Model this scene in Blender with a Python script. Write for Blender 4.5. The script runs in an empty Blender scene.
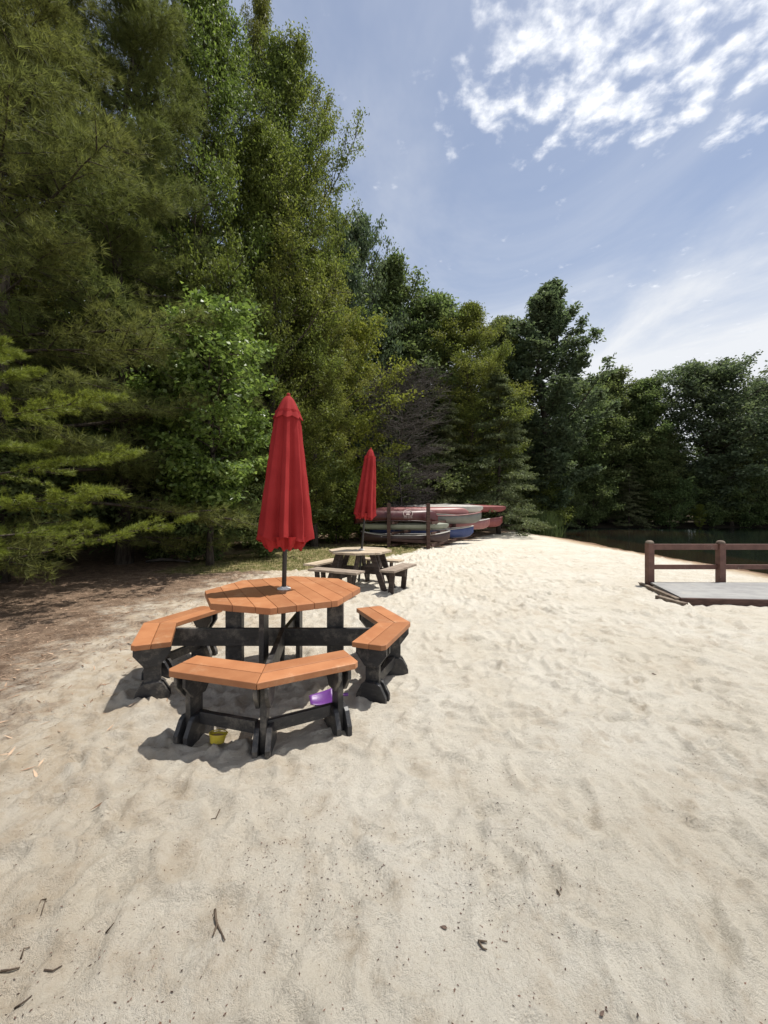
import bpy, bmesh, math, random
import numpy as np
from mathutils import Vector, Matrix

S = bpy.context.scene
COL = S.collection
PI = math.pi
R = math.radians

# ------------------------------------------------------------------ objects
def tag(o, label=None, cat=None, group=None, kind=None):
    if label: o['label'] = label
    if cat: o['category'] = cat
    if group: o['group'] = group
    if kind: o['kind'] = kind
    return o

def thing(name, label, cat, loc=(0, 0, 0), rz=0.0, group=None):
    o = bpy.data.objects.new(name, None)
    o.empty_display_size = 0.2
    COL.objects.link(o)
    o.location = loc
    o.rotation_euler = (0, 0, rz)
    return tag(o, label, cat, group)

def link(name, me, mat=None, parent=None, smooth=False, bevel=0.0):
    o = bpy.data.objects.new(name, me)
    COL.objects.link(o)
    if mat: me.materials.append(mat)
    if parent: o.parent = parent
    if smooth:
        me.polygons.foreach_set('use_smooth', [True] * len(me.polygons))
    if bevel > 0:
        m = o.modifiers.new('bevel', 'BEVEL')
        m.width = bevel; m.segments = 2; m.limit_method = 'ANGLE'; m.angle_limit = R(40)
    return o

class MB:
    """collects shapes, builds ONE mesh object"""
    def __init__(s): s.v = []; s.f = []
    def add(s, vs, fs):
        b = len(s.v)
        s.v += [tuple(v) for v in vs]
        s.f += [tuple(i + b for i in f) for f in fs]
        return s
    def box(s, c, size, M=None):
        x, y, z = [k / 2 for k in size]
        vs = [Vector((sx * x, sy * y, sz * z)) for sz in (-1, 1) for sx, sy in ((-1, -1), (1, -1), (1, 1), (-1, 1))]
        if M is not None: vs = [M @ v for v in vs]
        vs = [v + Vector(c) for v in vs]
        return s.add(vs, [(3, 2, 1, 0), (4, 5, 6, 7), (0, 1, 5, 4), (1, 2, 6, 5), (2, 3, 7, 6), (3, 0, 4, 7)])
    def prism(s, poly, z0, z1, M=None):
        """poly: ccw 2D points, extruded along z, then M"""
        n = len(poly)
        vs = [Vector((p[0], p[1], z0)) for p in poly] + [Vector((p[0], p[1], z1)) for p in poly]
        if M is not None: vs = [M @ v for v in vs]
        fs = [tuple(range(n))[::-1], tuple(range(n, 2 * n))]
        fs += [(i, (i + 1) % n, n + (i + 1) % n, n + i) for i in range(n)]
        return s.add(vs, fs)
    def bar(s, a, b, w, h, up=(0, 0, 1)):
        """box from a to b, width w sideways, h along up"""
        a = Vector(a); b = Vector(b); d = b - a; L = d.length; x = d.normalized()
        y = Vector(up).cross(x).normalized(); z = x.cross(y)
        M = Matrix((x, y, z)).transposed()
        return s.box((a + b) / 2, (L, w, h), M)
    def tube(s, pts, rad, n=8, cap=True):
        pts = [Vector(p) for p in pts]
        k = len(pts); vs = []; prev = None
        for i, p in enumerate(pts):
            d = (pts[min(i + 1, k - 1)] - pts[max(i - 1, 0)]).normalized()
            if prev is None:
                a = Vector((1, 0, 0)) if abs(d.x) < .8 else Vector((0, 1, 0))
            else: a = prev
            u = (a - d * a.dot(d)).normalized(); prev = u
            w = d.cross(u)
            r = rad[i] if hasattr(rad, '__len__') else rad
            for j in range(n):
                t = 2 * PI * j / n
                vs.append(p + (u * math.cos(t) + w * math.sin(t)) * r)
        fs = [(i * n + j, i * n + (j + 1) % n, (i + 1) * n + (j + 1) % n, (i + 1) * n + j) for i in range(k - 1) for j in range(n)]
        if cap:
            fs.append(tuple(range(n))[::-1]); fs.append(tuple((k - 1) * n + j for j in range(n)))
        return s.add(vs, fs)
    def lathe(s, prof, n=24, c=(0, 0, 0)):
        k = len(prof)
        vs = [(c[0] + r * math.cos(2 * PI * j / n), c[1] + r * math.sin(2 * PI * j / n), c[2] + z) for r, z in prof for j in range(n)]
        fs = [(i * n + j, i * n + (j + 1) % n, (i + 1) * n + (j + 1) % n, (i + 1) * n + j) for i in range(k - 1) for j in range(n)]
        return s.add(vs, fs)
    def build(s, name, mat=None, parent=None, smooth=False, bevel=0.0):
        me = bpy.data.meshes.new(name)
        me.from_pydata(s.v, [], s.f)
        bm = bmesh.new(); bm.from_mesh(me)
        bmesh.ops.recalc_face_normals(bm, faces=bm.faces)
        bm.to_mesh(me); bm.free()
        return link(name, me, mat, parent, smooth, bevel)

def mesh_np(name, V, k, F=None):
    """V (N,3); polygons of k verts each, consecutive unless F given"""
    V = np.ascontiguousarray(V, dtype=np.float32)
    me = bpy.data.meshes.new(name)
    if F is None: F = np.arange(len(V), dtype=np.int32).reshape(-1, k)
    F = np.ascontiguousarray(F, dtype=np.int32)
    me.vertices.add(len(V)); me.vertices.foreach_set('co', V.ravel())
    me.loops.add(F.size); me.loops.foreach_set('vertex_index', F.ravel())
    me.polygons.add(len(F)); me.polygons.foreach_set('loop_start', np.arange(len(F), dtype=np.int32) * k)
    me.update(calc_edges=True)
    return me

# ------------------------------------------------------------------ materials
class NT:
    def __init__(s, name):
        s.m = bpy.data.materials.new(name); s.m.use_nodes = True
        s.t = s.m.node_tree; s.t.nodes.clear()
        s.out = s.n('ShaderNodeOutputMaterial')
    def n(s, typ, **kw):
        o = s.t.nodes.new(typ)
        for k, v in kw.items(): setattr(o, k, v)
        return o
    def l(s, a, b): s.t.links.new(a, b)
    def val(s, sock, v):
        if hasattr(v, 'links'): s.l(v, sock)
        else: sock.default_value = v
    def noise(s, scale, detail=4, rough=.55, vec=None, dist=0.0):
        o = s.n('ShaderNodeTexNoise'); o.inputs['Scale'].default_value = scale
        o.inputs['Detail'].default_value = detail; o.inputs['Roughness'].default_value = rough
        o.inputs['Distortion'].default_value = dist
        if vec is not None: s.l(vec, o.inputs['Vector'])
        return o.outputs['Fac']
    def ramp(s, fac, stops):
        o = s.n('ShaderNodeValToRGB'); e = o.color_ramp.elements
        while len(e) < len(stops): e.new(.5)
        for i, (p, c) in enumerate(stops):
            e[i].position = p; e[i].color = (*c, 1) if len(c) == 3 else c
        s.l(fac, o.inputs[0]); return o.outputs[0]
    def step(s, fac, a, b, lo=0.0, hi=1.0):
        o = s.n('ShaderNodeMapRange'); o.interpolation_type = 'SMOOTHSTEP'
        o.inputs[1].default_value = a; o.inputs[2].default_value = b
        o.inputs[3].default_value = lo; o.inputs[4].default_value = hi
        s.val(o.inputs[0], fac); return o.outputs[0]
    def mix(s, fac, a, b, mode='MIX'):
        o = s.n('ShaderNodeMix', data_type='RGBA', blend_type=mode)
        s.val(o.inputs[0], fac)
        for k, v in ((6, a), (7, b)):
            if isinstance(v, tuple): v = (*v, 1) if len(v) == 3 else v
            s.val(o.inputs[k], v)
        return o.outputs[2]
    def math(s, op, a, b=0.0):
        o = s.n('ShaderNodeMath', operation=op); s.val(o.inputs[0], a); s.val(o.inputs[1], b); return o.outputs[0]
    def obj(s): return s.n('ShaderNodeTexCoord').outputs['Object']
    def mapping(s, vec, scale):
        o = s.n('ShaderNodeMapping'); s.l(vec, o.inputs[0]); o.inputs['Scale'].default_value = scale; return o.outputs[0]
    def bump(s, h, strength=.3, dist=.01):
        o = s.n('ShaderNodeBump'); o.inputs['Strength'].default_value = strength; o.inputs['Distance'].default_value = dist
        s.l(h, o.inputs['Height']); return o.outputs[0]
    def principled(s, color, rough=.6, spec=.5, normal=None):
        o = s.n('ShaderNodeBsdfPrincipled')
        if isinstance(color, tuple): color = (*color, 1)
        s.val(o.inputs['Base Color'], color); s.val(o.inputs['Roughness'], rough)
        s.val(o.inputs['Specular IOR Level'], spec)
        if normal is not None: s.l(normal, o.inputs['Normal'])
        return o.outputs[0]
    def done(s, sh): s.l(sh, s.out.inputs['Surface']); return s.m

def simple(name, a, b, rough=.6, scale=8, stretch=(1, 1, 1), bump=.15, spec=.4, contrast=(.35, .65), dust=0.0, dustcol=(.42, .36, .28), bd=.01, vary=0.0):
    t = NT(name); v = t.mapping(t.obj(), stretch)
    n1 = t.noise(scale, 6, .6, v)
    c = t.mix(t.step(n1, *contrast), a, b)
    if dust > 0:
        d = t.noise(5, 8, .75, t.obj())
        c = t.mix(t.step(d, .62 - dust * .3, .82 - dust * .3), c, dustcol)
    if vary > 0:
        hs = t.n('ShaderNodeHueSaturation'); t.l(c, hs.inputs['Color'])
        t.l(t.step(t.n('ShaderNodeNewGeometry').outputs['Random Per Island'], 0, 1, 1 - vary, 1 + vary), hs.inputs['Value'])
        fl = t.noise(70, 4, .8, t.obj()); c = t.mix(t.step(fl, .60, .72, 0, .35), hs.outputs[0], dustcol)
    return t.done(t.principled(c, rough, spec, t.bump(t.noise(scale * 4, 4, .6, v), bump, bd)))

def leaf_mat(name, a, b, trans=.35, rough=.45, spec=.35, yellow=None):
    t = NT(name)
    g = t.n('ShaderNodeNewGeometry')
    rnd = g.outputs['Random Per Island']
    c = t.mix(rnd, a, b)
    big = t.noise(.55, 2, .5, t.obj())
    c2 = t.mix(t.step(big, .38, .66), c, yellow or tuple(k * .78 for k in a))
    c2 = t.mix(.55, c, c2)
    oi = t.n('ShaderNodeObjectInfo')
    hs = t.n('ShaderNodeHueSaturation')
    t.l(c2, hs.inputs['Color']); t.l(t.step(oi.outputs['Random'], 0, 1, .482, .514), hs.inputs['Hue'])
    t.l(t.step(rnd, 0, 1, .75, 1.2), hs.inputs['Value'])
    col = hs.outputs[0]
    p = t.principled(col, rough, spec)
    tr = t.n('ShaderNodeBsdfTranslucent')
    t.l(t.mix(.35, col, (.9, .95, .25), 'MULTIPLY'), tr.inputs[0])
    m = t.n('ShaderNodeMixShader'); m.inputs[0].default_value = trans
    t.l(p, m.inputs[1]); t.l(tr.outputs[0], m.inputs[2])
    return t.done(m.outputs[0])

M = {}
M['orange'] = simple('orange_plastic_lumber', (.315, .127, .054), (.375, .165, .074), .5, 6, (1, 1, 1), .12, .35, (.3, .7), dust=.25, dustcol=(.44, .25, .14), vary=.13)
M['black'] = simple('black_plastic_lumber', (.018, .018, .020), (.032, .032, .034), .45, 9, (1, 1, 4), .2, .45, (.3, .7), dust=.5, dustcol=(.15, .135, .115), vary=.15)
M['red'] = None
M['pole'] = simple('bronze_black_metal', (.012, .011, .010), (.02, .018, .016), .35, 20, (1, 1, 1), .05, .5)
M['white'] = simple('white_plastic', (.62, .61, .58), (.72, .71, .68), .4, 12, dust=.1)
M['weathered'] = simple('weathered_tan_boards', (.35, .27, .19), (.47, .39, .295), .75, 5, (1, 6, 1), .3, .2, (.3, .7), dust=.2, dustcol=(.68, .62, .52), vary=.15)
M['weathered_dark'] = simple('weathered_brown_frame', (.035, .026, .022), (.075, .055, .045), .7, 6, (1, 1, 5), .25, .3)
M['seat_brown'] = simple('grey_brown_seat_boards', (.20, .155, .12), (.32, .26, .205), .7, 6, (1, 5, 1), .25, .3)
M['stain'] = simple('red_brown_stained_timber', (.10, .048, .036), (.155, .078, .058), .6, 7, (1, 1, 1), .25, .35, (.3, .7), dust=.1)
M['old_timber'] = simple('grey_brown_timber', (.12, .09, .07), (.22, .18, .14), .8, 7, (1, 1, 1), .35, .2)
M['rack'] = simple('dark_brown_timber', (.05, .028, .022), (.09, .05, .04), .7, 7, (1, 1, 4), .3, .25)
M['deck'] = simple('pale_grey_deck', (.23, .226, .222), (.29, .286, .275), .7, 4, (1, 1, 1), .15, .3, dust=.2, dustcol=(.42, .385, .32), vary=.05)
M['bark'] = simple('brown_grey_bark', (.038, .030, .024), (.095, .08, .065), .9, 6, (3, 3, .6), .8, .1, bd=.03)
M['twig'] = simple('dry_twig_bark', (.055, .04, .03), (.13, .10, .075), .9, 30, (1, 1, 1), .5, .1)
M['dead'] = simple('bare_grey_branches', (.052, .046, .042), (.10, .09, .082), .9, 6, (1, 1, 1), .3, .1)
M['yellow_toy'] = simple('yellow_plastic', (.50, .38, .03), (.58, .45, .05), .4, 10, dust=.2)
M['toy_sand'] = simple('damp_sand_fill', (.28, .15, .07), (.36, .22, .12), .9, 20)
M['purple_toy'] = simple('purple_plastic', (.10, .03, .17), (.135, .042, .22), .4, 10, dust=.1)
M['pink_toy'] = simple('pale_pink_plastic', (.55, .36, .42), (.62, .44, .48), .4, 10, dust=.15)
M['pebble'] = simple('brown_leaf_scrap', (.06, .038, .03), (.11, .07, .05), .8, 20)
def hull(name, a, b=None, rough=.42):
    return simple(name, a, b or tuple(k * 1.3 for k in a), rough, 5, (1, 1, 1), .06, .45, (.3, .7), dust=.28, dustcol=tuple(.7 * k + .05 for k in a))
M['h_maroon'] = hull('maroon_hull', (.060, .012, .013))  # maroon darkened so the colour carries the shade on the hull's near side
M['h_brown'] = hull('dark_brown_hull', (.04, .02, .018))
M['h_grey'] = hull('grey_green_hull', (.125, .125, .108))
M['h_pink'] = hull('sun_faded_red_hull', (.22, .088, .082))
M['h_red'] = hull('red_hull', (.17, .042, .040))
M['h_blue'] = hull('blue_hull', (.028, .045, .13))
M['h_white'] = hull('off_white_hull', (.38, .36, .33), (.47, .45, .41))
M['h_green'] = hull('pale_green_hull', (.20, .215, .165), (.28, .295, .235))
M['emblem'] = simple('pale_emblem_paint', (.38, .30, .28), (.46, .38, .35), .6, 20)

t = NT('red_canopy_fabric')
v = t.obj()
c = t.mix(t.step(t.noise(3, 4, .6, v), .3, .7), (.285, .022, .023), (.37, .034, .034))
w = t.n('ShaderNodeTexNoise'); w.inputs['Scale'].default_value = 260; t.l(t.mapping(v, (1, 1, .25)), w.inputs['Vector'])
p = t.principled(c, .8, .15, t.bump(w.outputs['Fac'], .25, .004))
tr = t.n('ShaderNodeBsdfTranslucent'); tr.inputs[0].default_value = (.42, .02, .03, 1)
mx = t.n('ShaderNodeMixShader'); mx.inputs[0].default_value = .2
t.l(p, mx.inputs[1]); t.l(tr.outputs[0], mx.inputs[2])
M['red'] = t.done(mx.outputs[0])

# ground: sand, leaf litter, thin grass, wet shore (weights are attributes of where each really lies)
t = NT('sand_and_forest_floor')
v = t.obj()
def attr(nm):
    a = t.n('ShaderNodeAttribute'); a.attribute_name = nm; return a.outputs['Fac']
n_big = t.noise(.9, 6, .6, v); n_mid = t.noise(5, 8, .68, v); n_fine = t.noise(55, 6, .75, v); n_grain = t.noise(260, 3, .8, v)
n_speck = t.noise(120, 2, .9, v); n_patch = t.noise(2.6, 9, .72, v)
sand = t.mix(t.step(n_big, .34, .66), (.56, .515, .43), (.61, .575, .50))
sand = t.mix(t.step(n_patch, .50, .66, 0, .60), sand, (.485, .42, .33))
sand = t.mix(t.step(n_mid, .52, .70, 0, .6), sand, (.40, .335, .255))
sand = t.mix(t.step(n_fine, .53, .66, 0, .32), sand, (.36, .295, .215))
sand = t.mix(t.step(n_grain, .57, .69, 0, .5), sand, (.27, .205, .14))
sand = t.mix(t.step(n_speck, .66, .74, 0, .8), sand, (.15, .11, .08))
sand = t.mix(t.math('MULTIPLY', attr('dirt'), t.step(n_mid, .36, .62, .35, 1.0)), sand, (.40, .315, .22))
litter = t.mix(t.step(n_mid, .38, .62), (.155, .105, .072), (.30, .215, .15))
litter = t.mix(t.step(n_fine, .45, .62), litter, (.085, .058, .042))
grass = t.mix(t.step(n_mid, .40, .62), (.10, .105, .035), (.26, .21, .11))
wet = t.mix(t.step(n_mid, .4, .6), (.12, .072, .045), (.18, .115, .07)); damp = t.mix(t.step(n_mid, .4, .6), (.29, .205, .125), (.38, .28, .175))
lm = t.step(t.math('ADD', attr('litter'), t.math('MULTIPLY', t.math('SUBTRACT', t.noise(2.2, 8, .72, v), .5), 1.5)), .28, .72)
gm = t.step(t.math('ADD', attr('grass'), t.math('MULTIPLY', t.math('SUBTRACT', t.noise(3.1, 8, .7, v), .5), 1.3)), .35, .7)
wm = t.step(t.math('ADD', attr('wet'), t.math('MULTIPLY', t.math('SUBTRACT', t.noise(1.2, 4, .6, v), .5), .6)), .5, .9)
c = t.mix(lm, sand, litter); c = t.mix(gm, c, grass); c = t.mix(t.step(attr('wet'), .04, .45, 0, .85), c, damp); c = t.mix(wm, c, wet)
c = t.mix(t.step(attr('mud'), .2, .9), c, (.035, .028, .018))
h = t.math('ADD', t.math('MULTIPLY', n_fine, .6), t.math('ADD', t.math('MULTIPLY', n_grain, .25), t.math('MULTIPLY', n_mid, 1.2)))
M['ground'] = t.done(t.principled(c, .92, .12, t.bump(h, 1.0, .034)))

t = NT('lake_water')
fr = t.n('ShaderNodeFresnel'); fr.inputs[0].default_value = 1.33
nv = t.n('ShaderNodeBump'); nv.inputs['Strength'].default_value = .12; nv.inputs['Distance'].default_value = .02
t.l(t.noise(3.5, 4, .55, t.mapping(t.obj(), (1, 1.8, 1))), nv.inputs['Height'])
t.l(nv.outputs[0], fr.inputs['Normal'])
gl = t.n('ShaderNodeBsdfGlossy'); gl.inputs['Roughness'].default_value = .04; gl.inputs['Color'].default_value = (.9, .95, .95, 1); t.l(nv.outputs[0], gl.inputs['Normal'])
ts = t.n('ShaderNodeBsdfTransparent'); ts.inputs[0].default_value = (.52, .40, .27, 1)
df = t.n('ShaderNodeBsdfDiffuse'); df.inputs[0].default_value = (.016, .030, .026, 1)
mm = t.n('ShaderNodeMixShader'); mm.inputs[0].default_value = .35; t.l(ts.outputs[0], mm.inputs[1]); t.l(df.outputs[0], mm.inputs[2])
mx = t.n('ShaderNodeMixShader'); t.l(fr.outputs[0], mx.inputs[0]); t.l(mm.outputs[0], mx.inputs[1]); t.l(gl.outputs[0], mx.inputs[2])
M['water'] = t.done(mx.outputs[0])

M['l_pine'] = leaf_mat('olive_pine_needles', (.105, .138, .046), (.175, .212, .068), .48, .6, .2, (.15, .165, .05))
M['l_youngpine'] = leaf_mat('yellow_green_needles', (.17, .205, .03), (.27, .29, .055), .45, .5, .3)
M['l_oak'] = leaf_mat('fresh_green_small_leaves', (.120, .165, .038), (.19, .235, .058), .52, .55, .25, (.20, .205, .045))
M['l_broad'] = leaf_mat('glossy_broad_leaves', (.14, .22, .05), (.24, .32, .085), .5, .38, .5)
M['l_yellow'] = leaf_mat('yellow_green_leaves', (.16, .215, .035), (.25, .285, .06), .52, .55, .25)
M['l_dark'] = leaf_mat('dark_blue_green_leaves', (.095, .14, .078), (.155, .205, .115), .48, .6, .2, (.13, .155, .08))
M['l_mid'] = leaf_mat('mid_green_leaves', (.105, .155, .056), (.175, .225, .088), .52, .6, .2, (.165, .18, .075))
M['l_cedar'] = leaf_mat('grey_green_sprays', (.12, .145, .068), (.20, .22, .11), .4, .65, .2)
M['l_grass'] = leaf_mat('thin_grass_blades', (.10, .12, .03), (.26, .22, .09), .3, .6, .2)
M['l_reed'] = leaf_mat('light_green_reeds', (.10, .16, .05), (.15, .21, .08), .4, .5, .3)
M['l_litter'] = leaf_mat('dry_needles_and_leaves', (.20, .125, .075), (.42, .31, .21), .0, .8, .15)
M['l_debris'] = leaf_mat('bark_crumbs', (.05, .035, .026), (.15, .10, .07), .0, .8, .1)

# ------------------------------------------------------------------ noise and terrain
_prm = np.random.RandomState(7).permutation(512)
_tab = np.random.RandomState(9).rand(512)
def vnoise(x, y, seed=0):
    xi = np.floor(x).astype(np.int64); yi = np.floor(y).astype(np.int64)
    fx = x - xi; fy = y - yi
    fx = fx * fx * (3 - 2 * fx); fy = fy * fy * (3 - 2 * fy)
    def h(a, b): return _tab[(_prm[(_prm[(a + seed * 57) & 511] + b) & 511])]
    a = h(xi, yi); b = h(xi + 1, yi); c = h(xi, yi + 1); d = h(xi + 1, yi + 1)
    return (a + (b - a) * fx) * (1 - fy) + (c + (d - c) * fx) * fy - .5
def fbm(x, y, s, seed=0, oct=3):
    r = 0; a = 1.0
    for k in range(oct):
        r = r + a * vnoise(x / s + 13.7 * k, y / s + 5.1 * k, seed + k); s *= .5; a *= .5
    return r
def sstep(a, b, x):
    t = np.clip((x - a) / (b - a), 0, 1); return t * t * (3 - 2 * t)
def lake(x, y):
    """metres into the lake (negative on land)"""
    sx = x - 10.75 - .9 * vnoise(y / 4.0, y * 0 + 3.3, 5) + .012 * np.maximum(0, 20 - y) ** 1.2 * .5
    sy = 33.5 + .6 * vnoise(x / 4.0, x * 0 + 1.3, 8) - y
    return np.minimum(sx, sy)
WATER_Z = -.30
_rng = np.random.RandomState(3)
FOOT = [(_rng.uniform(-3, 7.5), _rng.uniform(.9, 15), _rng.uniform(0, PI), _rng.uniform(.5, 1.15)) for _ in range(1100)]
FOOT += [(_rng.uniform(-2.2, 4), _rng.uniform(.9, 4.5), _rng.uniform(0, PI), _rng.uniform(.3, .8)) for _ in range(240)]
def rough_height(x, y):
    x = np.asarray(x, float); y = np.asarray(y, float)
    s = lake(x, y)
    far = sstep(60, 25, np.hypot(x, y))
    h = -.34 * sstep(-3.6, 0.2, s) - .9 * sstep(-.2, 11, s)
    h = h + .22 * sstep(-7, -14, x) + .05 * np.exp(-((x + .3) ** 2 + (y - 7.1) ** 2) / 1.4)
    h = h + .15 * sstep(15, 22, y) * sstep(2, -3, x - .5 * (y - 14))
    land = sstep(.5, -1.5, s)
    near = .5 + .5 * sstep(1.2, 2.2, np.hypot(x + .89, y - 3.46))
    h = h + land * far * (.045 * fbm(x, y, 1.9, 1, 2) * near + .018 * fbm(x, y, .55, 4, 2) * near)
    # sand heaped round the left bench leg and scooped out under the front bench
    h = h + .055 * np.exp(-(((x + 1.62) / .28) ** 2 + ((y - 2.86) / .16) ** 2)) - .03 * np.exp(-(((x + .9) / .5) ** 2 + ((y - 2.62) / .25) ** 2))
    return h

def axis(c0, c1, step, g_lo, lo, g_hi, hi):
    mid = list(np.arange(c0, c1, step)); a = []; x = c0; s = step
    while x > lo: s *= g_lo; x -= s; a.append(x)
    b = []; x = mid[-1]; s = step
    while x < hi: s *= g_hi; x += s; b.append(x)
    return np.array(a[::-1] + mid + b)

def make_ground():
    xs = axis(-2.6, 2.6, .019, 1.022, -420, 1.016, 420)
    ys = axis(.7, 3.6, .017, 1.06, -250, 1.0125, 480)
    X, Y = np.meshgrid(xs, ys)
    Z = rough_height(X, Y)
    fade = sstep(30, 14, Y) * sstep(.6, -1.5, lake(X, Y)) * (Y > -3)
    Z += fade * (.015 * fbm(X, Y, .26, 11, 2) + .020 * (.25 - np.abs(fbm(X, Y, .13, 17, 2))) + .013 * fbm(X, Y, .07, 15, 2))
    # wind and drag ridges, and the faint line dragged across the beach
    line = Y - (2.78 + .10 * np.sin(X * 1.1) + .04 * vnoise(X * 3, X * 0, 3) - .06 * X)
    Z += (-.012 * np.exp(-(line / .018) ** 2) + .010 * np.exp(-((line - .045) / .03) ** 2)) * sstep(-.3, .2, X) * sstep(5.5, 4, X)
    for fx, fy, a, k in FOOT:
        i0, i1 = np.searchsorted(xs, (fx - .3, fx + .3)); j0, j1 = np.searchsorted(ys, (fy - .3, fy + .3))
        if i1 - i0 < 2 or j1 - j0 < 2: continue
        dx = X[j0:j1, i0:i1] - fx; dy = Y[j0:j1, i0:i1] - fy
        u = (dx * math.cos(a) + dy * math.sin(a)) / (.13 * k); w = (-dx * math.sin(a) + dy * math.cos(a)) / (.055 * k)
        r2 = u * u + w * w
        Z[j0:j1, i0:i1] += k * (-.021 * (1 - sstep(.55, 1.15, np.sqrt(r2))) * (1 + .35 * u) + .011 * np.exp(-(np.sqrt(r2) - 1.4) ** 2 / .05) * (1 - .5 * u))
    # small scuffs and toe marks with a steep side
    q = np.random.RandomState(23); n = 5200
    sx_ = q.uniform(-3.2, 9, n); sy_ = 1.0 + 13.5 * q.rand(n) ** 1.4; sa = q.uniform(0, PI, n); sk = q.uniform(.022, .062, n)
    for fx, fy, a, k in zip(sx_, sy_, sa, sk):
        if vnoise(np.array([fx * .8]), np.array([fy * .8]), 44)[0] < q.uniform(-.6, .35): continue
        k *= 1 + .06 * fy
        i0, i1 = np.searchsorted(xs, (fx - 3 * k, fx + 3 * k)); j0, j1 = np.searchsorted(ys, (fy - 3 * k, fy + 3 * k))
        if i1 - i0 < 2 or j1 - j0 < 2: continue
        dx = X[j0:j1, i0:i1] - fx; dy = Y[j0:j1, i0:i1] - fy
        u = (dx * math.cos(a) + dy * math.sin(a)) / (1.8 * k); w = (-dx * math.sin(a) + dy * math.cos(a)) / k
        r2 = np.sqrt(u * u + w * w)
        Z[j0:j1, i0:i1] += .30 * k * (-(1 - sstep(.4, 1.1, r2)) * (.7 + .7 * w) + .75 * np.exp(-(r2 - 1.35) ** 2 / .08) * np.clip(.4 + w, 0, 1.6))
    ny, nx = X.shape
    idx = np.arange(nx * ny).reshape(ny, nx)
    F = np.stack([idx[:-1, :-1], idx[:-1, 1:], idx[1:, 1:], idx[1:, :-1]], -1).reshape(-1, 4)
    me = mesh_np('ground', np.stack([X, Y, Z], -1).reshape(-1, 3), 4, F)
    s = lake(X, Y)
    e = .9 * fbm(X, Y, 2.2, 21, 3)
    bx = -2.75 - .10 * (Y - 3) * (Y < 6)
    lit = .85 * sstep(.9, -1.3, X - bx + e)
    back = sstep(-.9, .6, (1.0 + (Y - 14) * .62) - X + e) * sstep(14, 15.5, Y + e)
    lit = np.maximum(lit, back); lit = np.maximum(lit, sstep(26.5, 28, Y + e) * (s < .2))
    lit = np.maximum(lit, sstep(34, 35, Y))
    gr = sstep(8.3, 9.6, Y + e) * sstep(16.0, 14.2, Y + e) * 1.15 * sstep(.6, -.3, X - (-1.35 + (Y - 9) * .52) + .6 * e) * sstep(-6.0, -3.8, X + e)
    gr = np.maximum(gr, .9 * sstep(26, 27.3, Y + .5 * e) * sstep(31, 29, Y) * sstep(5, 7, X) * (s < -.1))
    wt = sstep(-3.8, .2, s)
    mud = np.maximum(sstep(1.2, 6.5, s), sstep(31.5, 33, Y) * (X > 8.5) * (Y < 60))
    dirt = .75 * sstep(.2, -2.6, X + .8 * e) * (Y < 12)
    for nm, a in (('litter', lit), ('grass', gr), ('wet', wt), ('mud', mud), ('dirt', dirt)):
        at = me.attributes.new(nm, 'FLOAT', 'POINT'); at.data.foreach_set('value', a.astype(np.float32).ravel())
    o = link('ground', me, M['ground'], smooth=True)
    tag(o, 'pale trampled sand beach running into brown forest floor', None, None, 'structure')
    return o, xs, ys, Z

GROUND, GXS, GYS, GZ = make_ground()
def gz(x, y):
    i = min(max(int(np.searchsorted(GXS, x)) - 1, 0), len(GXS) - 2); j = min(max(int(np.searchsorted(GYS, y)) - 1, 0), len(GYS) - 2)
    fx = (x - GXS[i]) / (GXS[i + 1] - GXS[i]); fy = (y - GYS[j]) / (GYS[j + 1] - GYS[j])
    return float((GZ[j, i] * (1 - fx) + GZ[j, i + 1] * fx) * (1 - fy) + (GZ[j + 1, i] * (1 - fx) + GZ[j + 1, i + 1] * fx) * fy)
def at(px, d): return (px - 384) * d / 400.0

b = MB(); b.add([(8, -60, WATER_Z), (160, -60, WATER_Z), (160, 34.6, WATER_Z), (8, 34.6, WATER_Z)], [(0, 1, 2, 3)])
tag(b.build('lake_water', M['water']), 'dark still lake water under the far trees', None, None, 'structure')

# ------------------------------------------------------------------ picnic table with orange boards
def panel(mb, p, yaw, zt, zb=-.04, k=1.0):
    """bench leg: plank neck with flared bracket on top and flared foot, in the plane of yaw"""
    Mx = Matrix.Translation(Vector((p[0], p[1], 0))) @ Matrix.Rotation(yaw, 4, 'Z') @ Matrix.Rotation(PI / 2, 4, 'X')
    n = .056 * k
    mb.prism([(-n, zb + .03), (n, zb + .03), (n, zt - .002), (-n, zt - .002)], -.019, .019, Mx)
    foot = [(-.122 * k, zb), (.122 * k, zb), (.120 * k, .045), (.075 * k, .13), (.05 * k, .145), (-.05 * k, .145), (-.075 * k, .13), (-.120 * k, .045)]
    top = [(-.052 * k, zt - .15), (.052 * k, zt - .15), (.125 * k, zt - .055), (.125 * k, zt), (-.125 * k, zt), (-.125 * k, zt - .055)]
    for s in (-1, 1):
        mb.prism(foot, min(s * .021, s * .053), max(s * .021, s * .053), Mx)
        mb.prism(top, min(s * .021, s * .045), max(s * .021, s * .045), Mx)

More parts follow.
